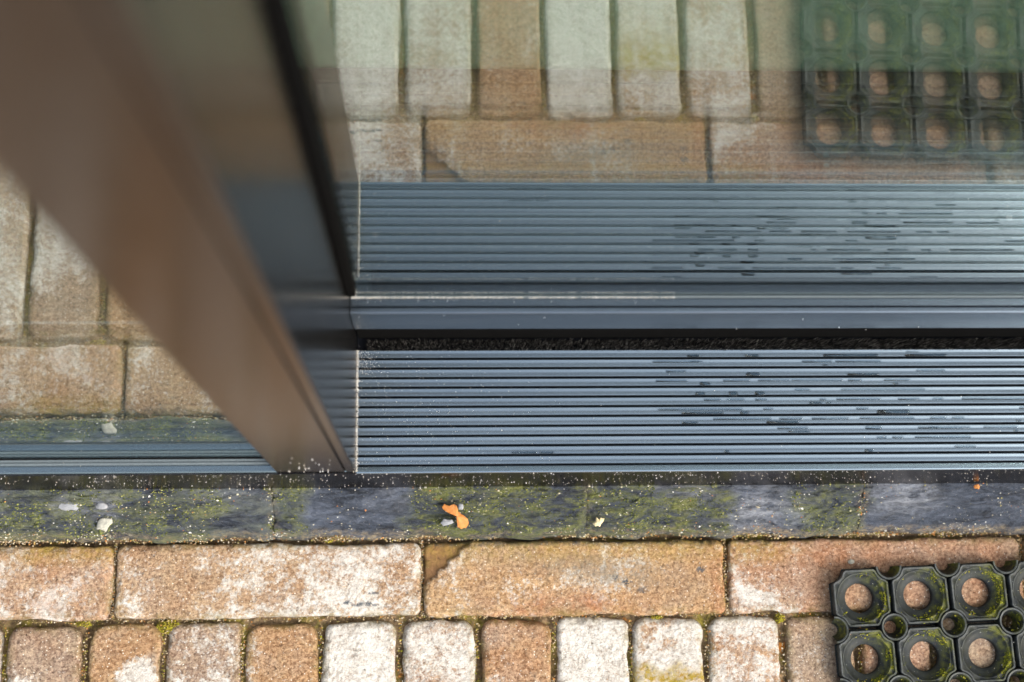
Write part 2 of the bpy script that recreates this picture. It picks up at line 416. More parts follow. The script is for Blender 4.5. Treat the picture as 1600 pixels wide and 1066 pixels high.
for k in range(-6, 17):
    c, a, ex = hdr.get(k, ((TAN, ORG, TAUPE)[k % 3], .5, {}))
    gap = .0030+.0024*random.random()
    w = HP-gap+.0005; l = .199
    near = -1 <= k <= 13
    me = brick_mesh(w, l, 40+k, .0012 if near else .004, rc=.0060+.0045*random.random(), rb=.0034, wob=.0015, **ex)
    o = link('brick', me, M['brick'], paving)
    jx = X0+(k-5)*HP
    o.location = (jx-HP/2+random.uniform(-.0006, .0006), HY-.0012-random.random()*.0018-l/2, random.uniform(-.0012, .0006))
    o.rotation_euler.z = random.uniform(-.006, .006)
    o.color = (*[min(1, x*random.uniform(.94, 1.06)) for x in c], a)
    if not near: hmeshes.append(me)
# stretcher row against the stone edging
st = [(-.5810, -.3745, TAN, .5, {}), (-.3735, -.1668, (.48, .31, .19), .55, dict(rust=lambda X, Y: .4*np.clip((X-.0)/.05, 0, 1), moss=lambda X, Y: .55*np.clip((Y-.008)/.012, 0, 1)*np.clip((X-.02)/.03, 0, 1))),
      (-.1650, .0372, (.52, .33, .19), .52, dict(bloom=lambda X, Y: .24*np.clip((X+.02)/.06, 0, 1), tar=lambda X, Y: .9*(np.hypot((X-.064)/.010, (Y+.0165)/.0012) < 1)+.9*(np.hypot((X-.070)/.004, (Y+.0085)/.0008) < 1)+.9*(np.hypot((X-.052)/.004, (Y+.0150)/.0009) < 1))),
      (.0392, .2428, (.56, .31, .12), .40, dict(
          rust=lambda X, Y: np.clip(1.2-np.hypot((X+.005)/.062, (Y+.020)/.014), 0, 1)+.9*np.clip((X-.088)/.008, 0, 1),
          chip=lambda X, Y: np.clip((-.0812-(X-(Y-.022)*1.05)+.0085+.0016*np.sin(Y*900))/.0006, 0, 1)*np.clip((Y+.004)/.001, 0, 1),
          smear=lambda X, Y: np.clip(1.2-np.hypot((X-.018)/.062, (Y-.004+.1*(X-.018))/.0115), 0, 1)*.85,
          tar=lambda X, Y: np.clip((Y-.0205)/.003, 0, 1)*.9+(np.hypot((X-.036)/.0035, (Y+.0035)/.0022) < 1)+.8*(np.hypot((X-.027)/.0025, (Y+.0012)/.0015) < 1)+.8*(np.hypot((X-.0855)/.003, (Y-.0045)/.002) < 1)+.7*(np.hypot((X-.046)/.004, (Y+.009)/.002) < 1),
          moss=lambda X, Y: .35*np.clip((Y-.006)/.01, 0, 1))),
      (.2452, .4480, PNK, .44, dict(rust=lambda X, Y: .9*np.clip(1.2-np.hypot((X+.030)/.050, (Y-.012)/.020), 0, 1), bloom=lambda X, Y: .16*np.clip((-X-.02)/.05, 0, 1)-.5*np.clip((X+.055)/.02, 0, 1), moss=lambda X, Y: .45*np.clip((-X-.04)/.03, 0, 1)*np.clip((Y-.004)/.012, 0, 1), tar=lambda X, Y: .8*np.clip((Y-.0215)/.002, 0, 1)*np.clip((-X-.02)/.03, 0, 1))),
      (.4505, .6550, TAN, .5, {}), (.657, .860, ORG, .45, {})]
for i, (xa, xb, c, a, ex) in enumerate(st):
    w = xb-xa
    me = brick_mesh(w, B-.0022, 90+i, .0012 if -.4 < xa < .46 else .004, rc=.0052, rb=.0030, wob=.0014, **ex)
    o = link('brick', me, M['brick'], paving)
    o.location = ((xa+xb)/2, -A-B/2-.0003, random.uniform(-.0006, .0008)); o.rotation_euler.z = random.uniform(-.002, .002)
    o.color = (*c, a)
# rows further out into the garden, sharing a few meshes
hm = [brick_mesh(.0480, .199, 60+i, .006) for i in range(3)]
sm = [brick_mesh(.2025, .0488, 70+i, .006) for i in range(3)]
y = HY-.204
for r in range(6):
    if r % 2 == 0:
        for i in range(8):
            o = link('brick', sm[(i+r) % 3], M['brick'], paving); o.location = (-.58+i*SP+.09*(r//2), y-.025, random.uniform(-.001, .0005))
            o.color = (*random.choice((TAN, ORG, PNK, TAUPE)), random.uniform(.3, .7))
        y -= .0515
    else:
        for i in range(30):
            o = link('brick', hm[(i*2+r) % 3], M['brick'], paving); o.location = (-.66+i*HP, y-.1, random.uniform(-.001, .0005))
            o.color = (*random.choice((TAN, ORG, PNK, TAUPE, GRY)), random.uniform(.3, .9))
        y -= .202

# ------------------------------------------------------------------ dark stone edging under the sill
edging = empty('stone_edging', (.1, -.016, 0)); tag(edging, 'dark blue grey stone edging with green moss along the brick paving', 'edging')
def wx(px):  # photo column -> X on the edging
    return -.0579+(px-430)*(.3317+.0579)/(1342-430)
MOSS = [(-10, 340, .70, .75), (425, 470, .45, .7), (655, 915, .55, 1.15), (918, 1125, .60, .95), (1262, 1345, .45, .85), (340, 420, .75, .35)]
PALE = [(105, 140, .4, .7), (150, 185, .4, .7), (1120, 1255, .55, 1.0), (1372, 1450, .35, .85), (300, 420, .15, .35), (1010, 1130, .2, .45), (0, 40, .4, .5), (590, 640, .3, .25)]
MOSS_PTS = []; SPECK_PTS = []
def edging_stone(xa, xb, seed):
    x = np.arange(xa, xb+1e-6, .0007); x = np.linspace(xa, xb, max(4, int((xb-xa)/.0008)))
    v = np.linspace(0, 1, 56)   # 0 at the sill, 1 at the bricks
    X, Vv = np.meshgrid(x, v)
    front = -.0314+.0034*(fbm(x*45, x*0+seed, seed, 4)-.5)*2
    Y = .004+(front[None]-.004)*Vv
    Z = .0335-.0245*Vv**1.15
    cleft = fbm(X*34, Y*120, seed+1, 5, .55)
    terr = np.floor(cleft*7)/7*.6+cleft*.4
    Z = Z+.0080*(terr-.5)+.0030*(fbm(X*150, Y*340, seed+2, 4, .6)-.5)
    endd = np.minimum(X-xa, xb-X)
    eb = np.clip(1-endd/.0025, 0, 1); fb = np.clip((Vv-.90)/.10, 0, 1)
    Z = Z-.0008*eb**2*(.4+fbm(X*200, Y*200, seed+8, 2))-.008*fb**2
    moss = 0*X; pale = 0*X
    wob = .040*(fbm(X*50, Y*75, 333, 5, .6)-.5)
    for p0, p1, vc, am in MOSS:
        m = np.clip(1-np.maximum(0, np.abs(X+wob-(wx(p0)+wx(p1))/2)-(wx(p1)-wx(p0))/2+.004)/.016, 0, 1)*np.clip(1.35-np.abs(Vv-vc)*1.15, 0, 1)*am
        moss = np.maximum(moss, m)
    for p0, p1, vc, am in PALE:
        m = np.clip(1.2-np.hypot((X+wob-(wx(p0)+wx(p1))/2)/max(.004, (wx(p1)-wx(p0))/1.6), (Vv-vc)*2.3), 0, 1)*am
        pale = np.maximum(pale, m)
    moss = np.clip(moss, 0, 1)
    Z = Z+.0012*moss*fbm(X*500, Y*500, seed+5, 2)
    dusty = np.clip((Vv-.86)/.07, 0, 1)*.9+np.clip((.14-Vv)/.12, 0, 1)*.6+np.clip(1-endd/.006, 0, 1)*.6
    ok = np.argwhere((moss > .35) & (fbm(X*90, Y*170, seed+6, 5, .62) > .52) & (Vv < .93))
    if -.4 < xa < .5:
        for r_, c_ in ok[rng.random(len(ok)) < .24]: MOSS_PTS.append((X[r_, c_], Y[r_, c_], Z[r_, c_]))
        pr = .045+.16*np.clip((Vv-.84)/.1, 0, 1)+.12*np.clip((.12-Vv)/.1, 0, 1)+.12*np.clip(1-endd/.005, 0, 1)
        pr = pr*np.clip((fbm(X*70, Y*70, seed+11, 4, .6)-.42)*5, 0, 2.2)
        for r_, c_ in np.argwhere(rng.random(X.shape) < pr): SPECK_PTS.append((X[r_, c_], Y[r_, c_], Z[r_, c_], Vv[r_, c_]))
    nx, nv = len(x), len(v)
    P = np.stack([X.ravel(), Y.ravel(), Z.ravel()], 1)
    I = (np.arange(nv-1)[:, None]*nx+np.arange(nx-1)[None]).ravel()
    F = np.stack([I, I+nx, I+nx+1, I+1], 1).tolist()
    ring = list(range(nx))+[r*nx+nx-1 for r in range(1, nv)]+[(nv-1)*nx+c for c in range(nx-2, -1, -1)]+[r*nx for r in range(nv-2, 0, -1)]
    n0 = len(P); low = P[ring].copy(); low[:, 2] = -.06; m = len(ring)
    P = np.vstack([P, low])
    F += [(ring[(i+1) % m], n0+(i+1) % m, n0+i, ring[i]) for i in range(m)]
    P[:, 0] -= .1; P[:, 1] += .016
    me = mesh_np('stone', P, F)
    z = np.zeros(m)
    fattr(me, 'moss', np.concatenate([moss.ravel(), z])); fattr(me, 'pale', np.concatenate([pale.ravel(), z])); fattr(me, 'dusty', np.concatenate([np.clip(dusty, 0, 1).ravel(), z]))
    return me
sx = [-.66, -.4645, -.2630, -.0590, .1480, .3330, .5390, .74]
for i in range(len(sx)-1):
    link('stone', edging_stone(sx[i]+.00005, sx[i+1]-.00005, 20+i*9), M['slate'], edging)

# ------------------------------------------------------------------ aluminium frame with fixed pane
frame = empty('window_frame', (-.024, .04, S_TOP))
tag(frame, 'anthracite aluminium frame with brown reflecting upright and ridged sill', 'frame', kind='thing')
def fr(o):  # parent keeping the place
    o.parent = frame; o.matrix_parent_inverse = Matrix.Translation(-frame.location); return o
XL, XR = -1.05, 1.12
z = S_TOP
# sill body: front face, thin front nose, floor of the grooves; near-black paints in their shade over dirt
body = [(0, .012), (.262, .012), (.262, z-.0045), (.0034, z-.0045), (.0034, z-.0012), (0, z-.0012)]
sill = fr(extrude_x('sill', [(yy+(.0006 if yy < .001 else 0), zz) for yy, zz in body], 0.0, XR, M['shade_grime'], None, True, 25))
fr(box('fascia', XL, XR, -.0006, .0004, .012, z-.0012, M['fascia']))
fr(extrude_x('nose', [(-.0006, z-.0010), (.0034, z-.0010), (.0034, z-.0001), (.0026, z+.0002), (.0003, z+.0002), (-.0004, z-.0002)], .0003, XR, M['sill'], None, True, 25))
body_l = [(0, .012), (.262, .012), (.262, z-.004), (.0052, z-.004), (.0052, z-.0004), (.0046, z), (.0006, z), (0, z-.0006)]
body_l = [(yy+(.0006 if yy < .001 else 0), zz) for yy, zz in body_l]
silll = fr(extrude_x('sill', body_l, XL, -.0004, M['sill'], None, True, 25))
P_ = .00625
def ridge_profile(y0):
    n = []
    n.append((y0+.0014, z-.0045)); n.append((y0+.0014, z-.0005)); n.append((y0+.0016, z-.00012)); n.append((y0+.0020, z-.00004))
    n += [(y0+.0036, z), (y0+.0042, z+.00004)]
    for t in np.linspace(0.2, 1, 6): n.append((y0+.0042+.0016*t, z+.00004+.00040*t))
    n += [(y0+.00605, z+.00040), (y0+.0062, z+.00010), (y0+.00625, z-.0045)]
    return n[::-1]
for i in range(12):
    y0 = .0034+i*.0060
    pr = [(y0+(yy-y0)*.96, zz) for yy, zz in ridge_profile(y0)]
    r = extrude_x('ridge', pr, 0.0004, XR-.06, M['sill'], None, True, 40)
    r.parent = sill
# left: glazing rubber, small bead
o = extrude_x('glazing_rubber', [(.0053, z-.003), (.0094, z-.003), (.0094, z+.0002), (.0086, z+.0009), (.0074, z-.0002), (.0066, z+.0004), (.0053, z-.0003)], XL+.02, -.048, M['grey_rubber'], None, True, 30); fr(o)
fr(box('gasket', XL+.02, -.048, .0086, .0096, z+.0004, z+.0024, M['gasket']))
fr(box('fixed_pane', XL+.02, -.0440, GL, GL+.004, z-.003, 2.24, M['glass']))
fr(box('fixed_pane', XL+.02, -.0440, GL+.0125, GL+.0165, z-.003, 2.24, M['glass_in']))
fr(box('inner_bead', XL+.02, -.049, GL+.018, .088, z-.0035, z+.006, M['inner_sill'], None, .001))
fr(extrude_x('added_bright_strip', [(.0905, z-.003), (.0925, z-.003), (.0925, z+.0088), (.0921, z+.0088), (.0905, z+.0079)], XL+.02, -.049, mat_metal('added_strip_metal', (.92, .92, .91), .12, .04, 1.0), None, False))  # added strip, sloped to mirror the sky as a bright line
# upright: main profile and narrow closing profile with a fine joint between
fr(box('upright', -.0477, -.0064, .0004, .1320, z+.0002, 2.30, M['post'], None, .0007))
fr(box('closing_profile', -.0061, 0.0, .0004, .1318, z+.0002, 2.30, M['post'], None, .0011))
fr(box('joint_strip', -.0075, -.0050, .0022, .1300, z+.0002, 2.29, M['gasket']))
fr(box('door_seal', -.0004, .0050, .0850, .0916, .2030, 2.24, M['gasket'], None, .0012))
fr(box('head', XL, XR+.06, .0004, .1320, 2.2405, 2.3400, M['post'], None, .001))
fr(box('upright', XR, XR+.05, .0004, .1320, .012, 2.2400, M['post'], None, .001))
fr(box('upright', XL-.05, XL-.0002, .0004, .1320, .012, 2.2400, M['post'], None, .001))
# ribbed inner sill seen through the glass
for i in range(15):
    y0 = .1360+i*.0078
    fr(box('inner_rib', 0.001, XR-.06, y0, y0+.0050, z-.0042, z-.0012+(i % 2)*.0006, M['inner_sill'], None, .0004))
fr(box('inner_edge', XL+.02, XR-.02, .2530, .2616, z-.0042, z-.0008, M['inner_sill'], None, .0005))

# ------------------------------------------------------------------ sliding door
door = empty('sliding_door', (.55, .1, z+.01))
tag(door, 'sliding glass door in grey aluminium above black brush seal', 'door', kind='thing')
def dr(o):
    o.parent = door; o.matrix_parent_inverse = Matrix.Translation(-door.location); return o
zr = .1800
rail = [(.0810, z+.0350), (.0840, z+.0350), (.0840, z+.0112), (.1280, z+.0112), (.1280, zr), (.1145, zr), (.1145, zr-.006), (.0960, zr-.006), (.0960, zr-.0035), (.0905, zr-.0030), (.0900, zr-.0012), (.0858, zr-.0008),
        (.0852, zr-.0022), (.0848, zr-.0008), (.0842, zr+.0002), (.0822, zr+.0002), (.0814, zr-.0003), (.0810, zr-.0012)]
dr(extrude_x('bottom_rail', rail, .0004, XR-.002, M['rail'], None, True, 30))
dr(box('glass_pane', .0010, XR-.05, GR, GR+.004, zr-.0060, 2.20, M['glass']))
dr(box('glass_pane', .0010, XR-.05, GR+.0136, GR+.0176, zr-.0060, 2.20, M['glass_in']))
dr(box('spacer', .012, XR-.06, GR+.0045, GR+.0132, zr-.0055, zr+.0015, M['gasket']))
dr(box('glazing_gasket', .0010, XR-.05, .0903, .0917, zr-.0030, zr+.0002, M['grey_rubber'], None, .0004))
dr(box('stile', XR-.05, XR-.002, .0812, .1278, zr+.0004, 2.20, M['rail'], None, .001))
dr(box('top_rail', .0004, XR-.002, .0812, .1278, 2.2005, 2.238, M['rail'], None, .001))
# brush seal
def brush():
    V = []; F = []; C_ = []
    N = 16000
    for i in range(N):
        x = random.uniform(.006 if random.random() < .995 else .001, .62)
        y = .0752+random.random()*.0066
        h = .0060+random.random()*.0034-(.0815-y)*.45
        w = random.uniform(.00010, .00022); lx = random.gauss(0, .0008); ly = -abs(random.gauss(.0002, .0008))
        if random.random() < .012: h *= 1.25; lx *= 2.5
        b = len(V)
        V += [(x-w, y, z-.003), (x+w, y, z-.003), (x, y+w*1.6, z-.003), (x+lx, y+ly, z-.001+h)]
        F += [(b, b+1, b+3), (b+1, b+2, b+3), (b+2, b, b+3)]
        q = random.choice((.006, .007, .008, .010, .02, .06, .34)); C_ += [(q*1.05, q, q*.93)]*4  # occasional pale fibres paint in lit tips among dark gaps
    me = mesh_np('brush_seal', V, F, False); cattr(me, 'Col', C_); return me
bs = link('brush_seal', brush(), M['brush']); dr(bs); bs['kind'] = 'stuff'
dr(box('shadow_gap_sheet', .001, XR-.05, .0826, .0839, z+.002, z+.0345, M['gasket']))  # black sheet painting in the shadow gap under the rail

# house wall above the opening (out of view, shades the glass)
hw = empty('house_wall', (0, .2, 2.35)); tag(hw, 'rendered house wall above the glass doors', 'wall', kind='thing')
o = box('lintel', -2.3, 2.5, .0, .138, 2.345, 3.4, M['render']); o.parent = hw; o.matrix_parent_inverse = Matrix.Translation(-hw.location)
for xa, xb in ((-2.3, XL-.052), (XR+.062, 2.5)):
    o = box('pier', xa, xb, .0, .138, -.05, 2.3445, M['render']); o.parent = hw; o.matrix_parent_inverse = Matrix.Translation(-hw.location)

# ------------------------------------------------------------------ rubber ring mat
PM = .0402
mat = empty('rubber_mat', (.3330, -.0745, 0)); mat.rotation_euler.z = math.radians(2.1)
tag(mat, 'black rubber ring mat with mossy round holes on the brick paving', 'doormat')
ZT = .0100
def outline(th, h=.0187, rt=.0094):
    c, s_ = math.cos(th), math.sin(th)
    b = h/max(abs(c), abs(s_))
    kx = math.copysign(PM/2, c); ky = math.copysign(PM/2, s_)
    dot = c*kx+s_*ky; disc = dot*dot-(kx*kx+ky*ky-rt*rt)
    if disc > 0: b = min(b, dot-math.sqrt(disc))
    return b
def cell_mesh():
    N = 72; st_ = []
    V = []; mo = []; ri = []
    for i in range(N):
        th = 2*math.pi*(i+.5)/N; b = outline(th); sq = (PM/2-.0003)/max(abs(math.cos(th)), abs(math.sin(th)))
        prof = [(.0097, 0), (.0097, .0034), (.0102, .0040), (.0126, .0052), (.0150, .0068), (.0156, .0078), (.0160, .0085), (.0164, .0086), (.0168, .0083),
                (max(.0170, b-.0016), ZT-.0013), (max(.0171, b-.0013), ZT-.0001), (max(.0172, b-.0010), ZT), (b-.0003, ZT), (b, ZT-.0004), (b, .0030), (max(sq, b+.0002) if b > .0186 and sq < .0225 else b+.0002, .0029)]
        for j, (r, zz) in enumerate(prof):
            V.append((r*math.cos(th), r*math.sin(th), zz))
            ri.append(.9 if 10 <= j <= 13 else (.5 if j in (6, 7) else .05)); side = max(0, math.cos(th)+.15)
            mo.append((1.0 if 5 <= j <= 9 else .55)*min(1, .10+1.3*side) if 2 < j < 13 else .05)
    m = 16; F = []
    for i in range(N):
        a = i*m; b = ((i+1) % N)*m
        for j in range(m-1): F.append((a+j, b+j, b+j+1, a+j+1))
    me = mesh_np('cell', V, F); me.flip_normals() if False else None
    bm = bmesh.new(); bm.from_mesh(me); bmesh.ops.recalc_face_normals(bm, faces=bm.faces[:]); bm.to_mesh(me); bm.free()
    me.set_sharp_from_angle(angle=math.radians(50))
    fattr(me, 'mossy', mo); fattr(me, 'rim', ri); return me
def tube_mesh(a0, a1):
    N = max(8, int(40*(a1-a0)/(2*math.pi))); full = a1-a0 > 6.2
    V = []; mo = []
    prof = [(.0040, 0), (.0044, .0014), (.0070, ZT-.0016), (.0074, ZT+.0002), (.0078, ZT+.0006), (.0086, ZT+.0006), (.0090, ZT+.0001), (.0092, .0)]
    for i in range(N if full else N+1):
        th = a0+(a1-a0)*i/N
        for j, (r, zz) in enumerate(prof):
            V.append((r*math.cos(th), r*math.sin(th), zz)); mo.append(.9*max(0, math.cos(th)+.2) if j < 4 else .15)
    m = len(prof); F = []
    cnt = N if full else N
    for i in range(cnt):
        a = i*m; b = ((i+1) % N if full else i+1)*m
        for j in range(m-1): F.append((a+j, b+j, b+j+1, a+j+1))
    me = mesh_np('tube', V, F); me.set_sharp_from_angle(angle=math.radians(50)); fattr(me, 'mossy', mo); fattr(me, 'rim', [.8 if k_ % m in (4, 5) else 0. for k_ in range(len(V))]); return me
cm = cell_mesh(); NCX, NCY = 8, 6
tf = tube_mesh(0, 2*math.pi); tt = tube_mesh(math.pi, 2*math.pi); tb = tube_mesh(0, math.pi); tl = tube_mesh(-math.pi/2, math.pi/2); tr_ = tube_mesh(math.pi/2, 3*math.pi/2)
for i in range(NCX):
    for j in range(NCY):
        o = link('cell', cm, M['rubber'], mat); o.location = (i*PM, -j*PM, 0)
for i in range(NCX+1):
    for j in range(NCY+1):
        ex = i in (0, NCX); ey = j in (0, NCY)
        if ex and ey: continue
        me = tf
        if j == 0: me = tt
        elif j == NCY: me = tb
        elif i == 0: me = tl
        elif i == NCX: me = tr_
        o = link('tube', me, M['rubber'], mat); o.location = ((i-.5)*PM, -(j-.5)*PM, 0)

# ------------------------------------------------------------------ loose grains, moss, dust (uncountable)
OCT_F = [(0, 2, 4), (2, 1, 4), (1, 3, 4), (3, 0, 4), (2, 0, 5), (1, 2, 5), (3, 1, 5), (0, 3, 5)]
OCT = np.array([(1, 0, 0), (-1, 0, 0), (0, 1, 0), (0, -1, 0), (0, 0, 1), (0, 0, -1)], float)
def grains(name, P, R, C, mat_, flat=.7, smooth=False):
    n = len(P); P = np.asarray(P); R = np.asarray(R); C = np.asarray(C)
    jit = rng.uniform(.55, 1.25, (n, 6, 1)); ang = rng.uniform(0, 6.28, n)
    o = OCT[None]*jit
    ca, sa = np.cos(ang)[:, None], np.sin(ang)[:, None]
    ox = (o[..., 0]*ca-o[..., 1]*sa); oy = (o[..., 0]*sa+o[..., 1]*ca)*rng.uniform(.6, 1.0, (n, 1)); oz = o[..., 2]*flat
    V = np.stack([ox, oy, oz], -1)*R[:, None, None]+P[:, None]
    F = (np.array(OCT_F)[None]+6*np.arange(n)[:, None, None]).reshape(-1, 3)
    me = mesh_np(name, V.reshape(-1, 3), F, smooth)
    cattr(me, 'Col', np.repeat(C, 6, 0))
    return link(name, me, mat_)
def pick(cols, n, jit=.15):
    c = np.array(cols)[rng.integers(0, len(cols), n)]; return np.clip(c*rng.uniform(1-jit, 1+jit, (n, 1)), 0, 1)
# grit in the joints
P = []; R = []
def add(x, y, z_, r): P.append((x, y, z_)); R.append(r)
for _ in range(5200):        # between stone edging and bricks
    x = random.uniform(-.36, .58); dens = fbm(np.array([x*30]), np.array([.5]), 77, 4)[0]
    if random.random() > max(.0, (dens-.34)*3.0): continue
    y = -.0312+random.gauss(0, .0011); add(x, y, random.uniform(-.002, .0045), random.uniform(.0003, .0009))
for _ in range(2500):        # between the two rows
    x = random.uniform(-.36, .58); dens = vnoise(np.array([x*40]), np.array([2.5]), 78)[0]
    if random.random() > dens*1.1: continue
    add(x, HY+random.gauss(0, .0010), random.uniform(-.004, -.0015), random.uniform(.0003, .0008))
for kk in range(-3, 15):     # joints between headers
    jx = X0+(kk-5)*HP
    for _ in range(560):
        y = random.uniform(-.285, HY-.003); dens = vnoise(np.array([y*60]), np.array([kk*3.1]), 79)[0]
        if random.random() > dens: continue
        add(jx+random.gauss(0, .0011), y, random.uniform(-.0045, -.0015), random.uniform(.0003, .0009))
for jx in (-.1659, .0382, .2440, .4492):
    for _ in range(220): add(jx+random.gauss(0, .0008), random.uniform(HY, -A), random.uniform(-.005, -.002), random.uniform(.0003, .0008))
cols = pick([(.56, .42, .24), (.40, .28, .15), (.66, .54, .36), (.26, .17, .09), (.52, .24, .07), (.36, .31, .10), (.50, .38, .16), (.70, .62, .48)], len(P), .25)
tag(grains('joint_grit', P, R, cols, M['grit']), 'brown and ochre grit filling the joints between bricks', 'grit', kind='stuff')
# specks lying on stone and bricks
P = []; R = []
dg = bpy.context.evaluated_depsgraph_get
def edge_z(y): return .0335-.0245*max(0, min(1, (.004-y)/.0352))**1.15+.0035
for x, y, zz, vv in SPECK_PTS:
    big = random.random()
    add(x, y, zz+.0001, random.uniform(.00022, .0005) if big < .7 else (random.uniform(.0005, .0008) if big < .97 else random.uniform(.0009, .0014)))
for _ in range(700):
    add(random.uniform(-.34, .50), random.uniform(-.14, -.036), random.uniform(-.0002, .0004), random.uniform(.00018, .0004))
for _ in range(420):
    add(random.uniform(.315, .56), random.uniform(-.20, -.058), ZT-.0010, random.uniform(.00016, .0004))
cols = pick([(.80, .78, .66), (.72, .66, .48), (.60, .56, .40), (.85, .85, .80), (.50, .46, .20), (.62, .28, .10), (.45, .40, .30)], len(P), .2)
tag(grains('stone_specks', P, R, cols, M['grit']), 'pale specks of grit scattered over dark stone edging', 'grit', kind='stuff')
P0, R0 = P, R; P = []; R = []
for x, y, zz in MOSS_PTS: add(x, y, zz+.0001, random.uniform(.00035, .0008))
cols = pick([(.15, .18, .045), (.27, .29, .085), (.09, .11, .03), (.38, .38, .14), (.20, .23, .06)], len(P), .3)
tag(grains('stone_moss', P, R, cols, M['moss'], .8), 'olive green moss crust on the dark stone edging', 'moss', kind='stuff')
# moss in the mat and in wide joints
P = []; R = []; rz = mat.rotation_euler.z
for i in range(NCX):
    for j in range(NCY):
        for _ in range(520):
            th = random.gauss(-.25, .9)
            rr = random.choice((.0165, .0155, .0150, .0140, .0182))+random.gauss(0, .0005)
            lx = i*PM+rr*math.cos(th); ly = -j*PM+rr*math.sin(th)
            zz = ZT-.0014 if rr > .0157 else .0038+(rr-.0101)*.62
            if fbm(np.array([lx*160]), np.array([ly*160]), 5, 2)[0] < .48: continue
            X = mat.location.x+lx*math.cos(rz)-ly*math.sin(rz); Y = mat.location.y+lx*math.sin(rz)+ly*math.cos(rz)
            add(X, Y, zz, random.uniform(.0003, .00085))
        for _ in range(26):
            th = random.gauss(-.1, .7); lx = (i+.5)*PM+.0060*math.cos(th); ly = -(j+.5)*PM+.0060*math.sin(th)
            X = mat.location.x+lx*math.cos(rz)-ly*math.sin(rz); Y = mat.location.y+lx*math.sin(rz)+ly*math.cos(rz)
            add(X, Y, random.uniform(.003, .009), random.uniform(.0004, .0009))
cols = pick([(.20, .22, .02), (.32, .32, .03), (.13, .15, .02), (.42, .38, .05)], len(P), .3)
tag(grains('mat_moss', P, R, cols, M['moss'], .9), 'yellow green moss growing in the rubber mat', 'moss', kind='stuff')
P = []; R = []
for cx, cy, rx, ry, n in ((-.1290, HY-.004, .0085, .0045, 340), (.1960, HY-.001, .0040, .0025, 90), (.2795, HY-.003, .0035, .0035, 90), (-.1850, HY-.0015, .006, .002, 80), (-.0240, -.033, .0030, .0012, 20)):
    for _ in range(n):
        a = random.uniform(0, 6.28); q = math.sqrt(random.random())
        add(cx+rx*q*math.cos(a), cy+ry*q*math.sin(a), -.0035+.0025*(1-q), random.uniform(.0005, .0011))
for kk in range(-3, 15):
    jx = X0+(kk-5)*HP
    for _ in range(130):
        y = random.uniform(-.285, HY-.004)
        if vnoise(np.array([y*45]), np.array([kk*7.7]), 81)[0] < .5: continue
        add(jx+random.gauss(0, .0008), y, random.uniform(-.004, -.0018), random.uniform(.0004, .0009))
cols = pick([(.20, .16, .03), (.36, .30, .03), (.28, .28, .03), (.16, .12, .03), (.48, .40, .06)], len(P), .3)
tag(grains('joint_moss', P, R, cols, M['moss'], .9), 'olive moss growing in the joints between header bricks', 'moss', kind='stuff')
# lime dust: frame corner, rail line, sill front, post foot
P = []; R = []
for _ in range(1300):
    add(random.gauss(.0004, .0004), random.uniform(.0005, .0755), z+.0006+random.random()*.0004, random.uniform(.00012, .00032))
for yy in (.0560, .0505, .0060):
    for _ in range(40): add(random.gauss(.0003, .0013), yy+random.gauss(0, .0002), z+.0007, random.uniform(.00012, .0003))
for _ in range(260):
    add(abs(random.gauss(.001, .006)), random.uniform(.060, .0755), z+.0004, random.uniform(.0001, .0002))
for _ in range(420):
    add(abs(random.gauss(0, .05))+.001, random.uniform(.002, .072), z+.0004, random.uniform(.00008, .0002))
for _ in range(3200):
    x = .0008+.185*random.random()**1.25
    if vnoise(np.array([x*130]), np.array([.3]), 91)[0] < .16: continue
    add(x, .0905+random.gauss(0, .00016)+(random.gauss(0, .0012) if random.random() < .06 else 0), zr-.0004+random.random()*.0009, random.uniform(.00010, .00030))
for _ in range(3400):
    zz = .036+(z-.037)*random.random()**.8; x = random.uniform(-.33, .56)
    if random.random() > 1.6*fbm(np.array([x*60]), np.array([zz*60]), 93, 4)[0]-.42: continue
    add(x, -.0007, zz, random.choice((.00012, .00018, .00024, .0004))*random.uniform(.7, 1.3))
for _ in range(60):
    add(.0004+random.random()*.004, .0912, .1815+random.random()*.02, random.uniform(.0002, .0005))
for _ in range(26):
    add(random.uniform(-.040, -.001), .0002, z+abs(random.gauss(0, .03))+.001, random.uniform(.0003, .00055))
for _ in range(30):
    add(random.uniform(-.30, .52), random.choice((.0125, .025, .04, .06))+random.gauss(0, .004), z+.0006, random.uniform(.0002, .0004))
for _ in range(14):
    add(random.uniform(0, .45), .0808, random.uniform(z+.03, zr), random.uniform(.0002, .00035))
for gx, gz in ((.365, .62), (.322, .33), (.338, .335), (.02, .30), (.12, .52), (.21, .70), (.40, .45), (.07, .61)):
    add(gx, .0917, gz, random.uniform(.0003, .0005))
cols = pick([(.82, .80, .78), (.74, .70, .64), (.66, .60, .50), (.86, .86, .86)], len(P), .12)
tag(grains('lime_dust', P, R, cols, M['dust'], .6), 'white lime dust and specks on the aluminium sill and rail', 'dust', kind='stuff')

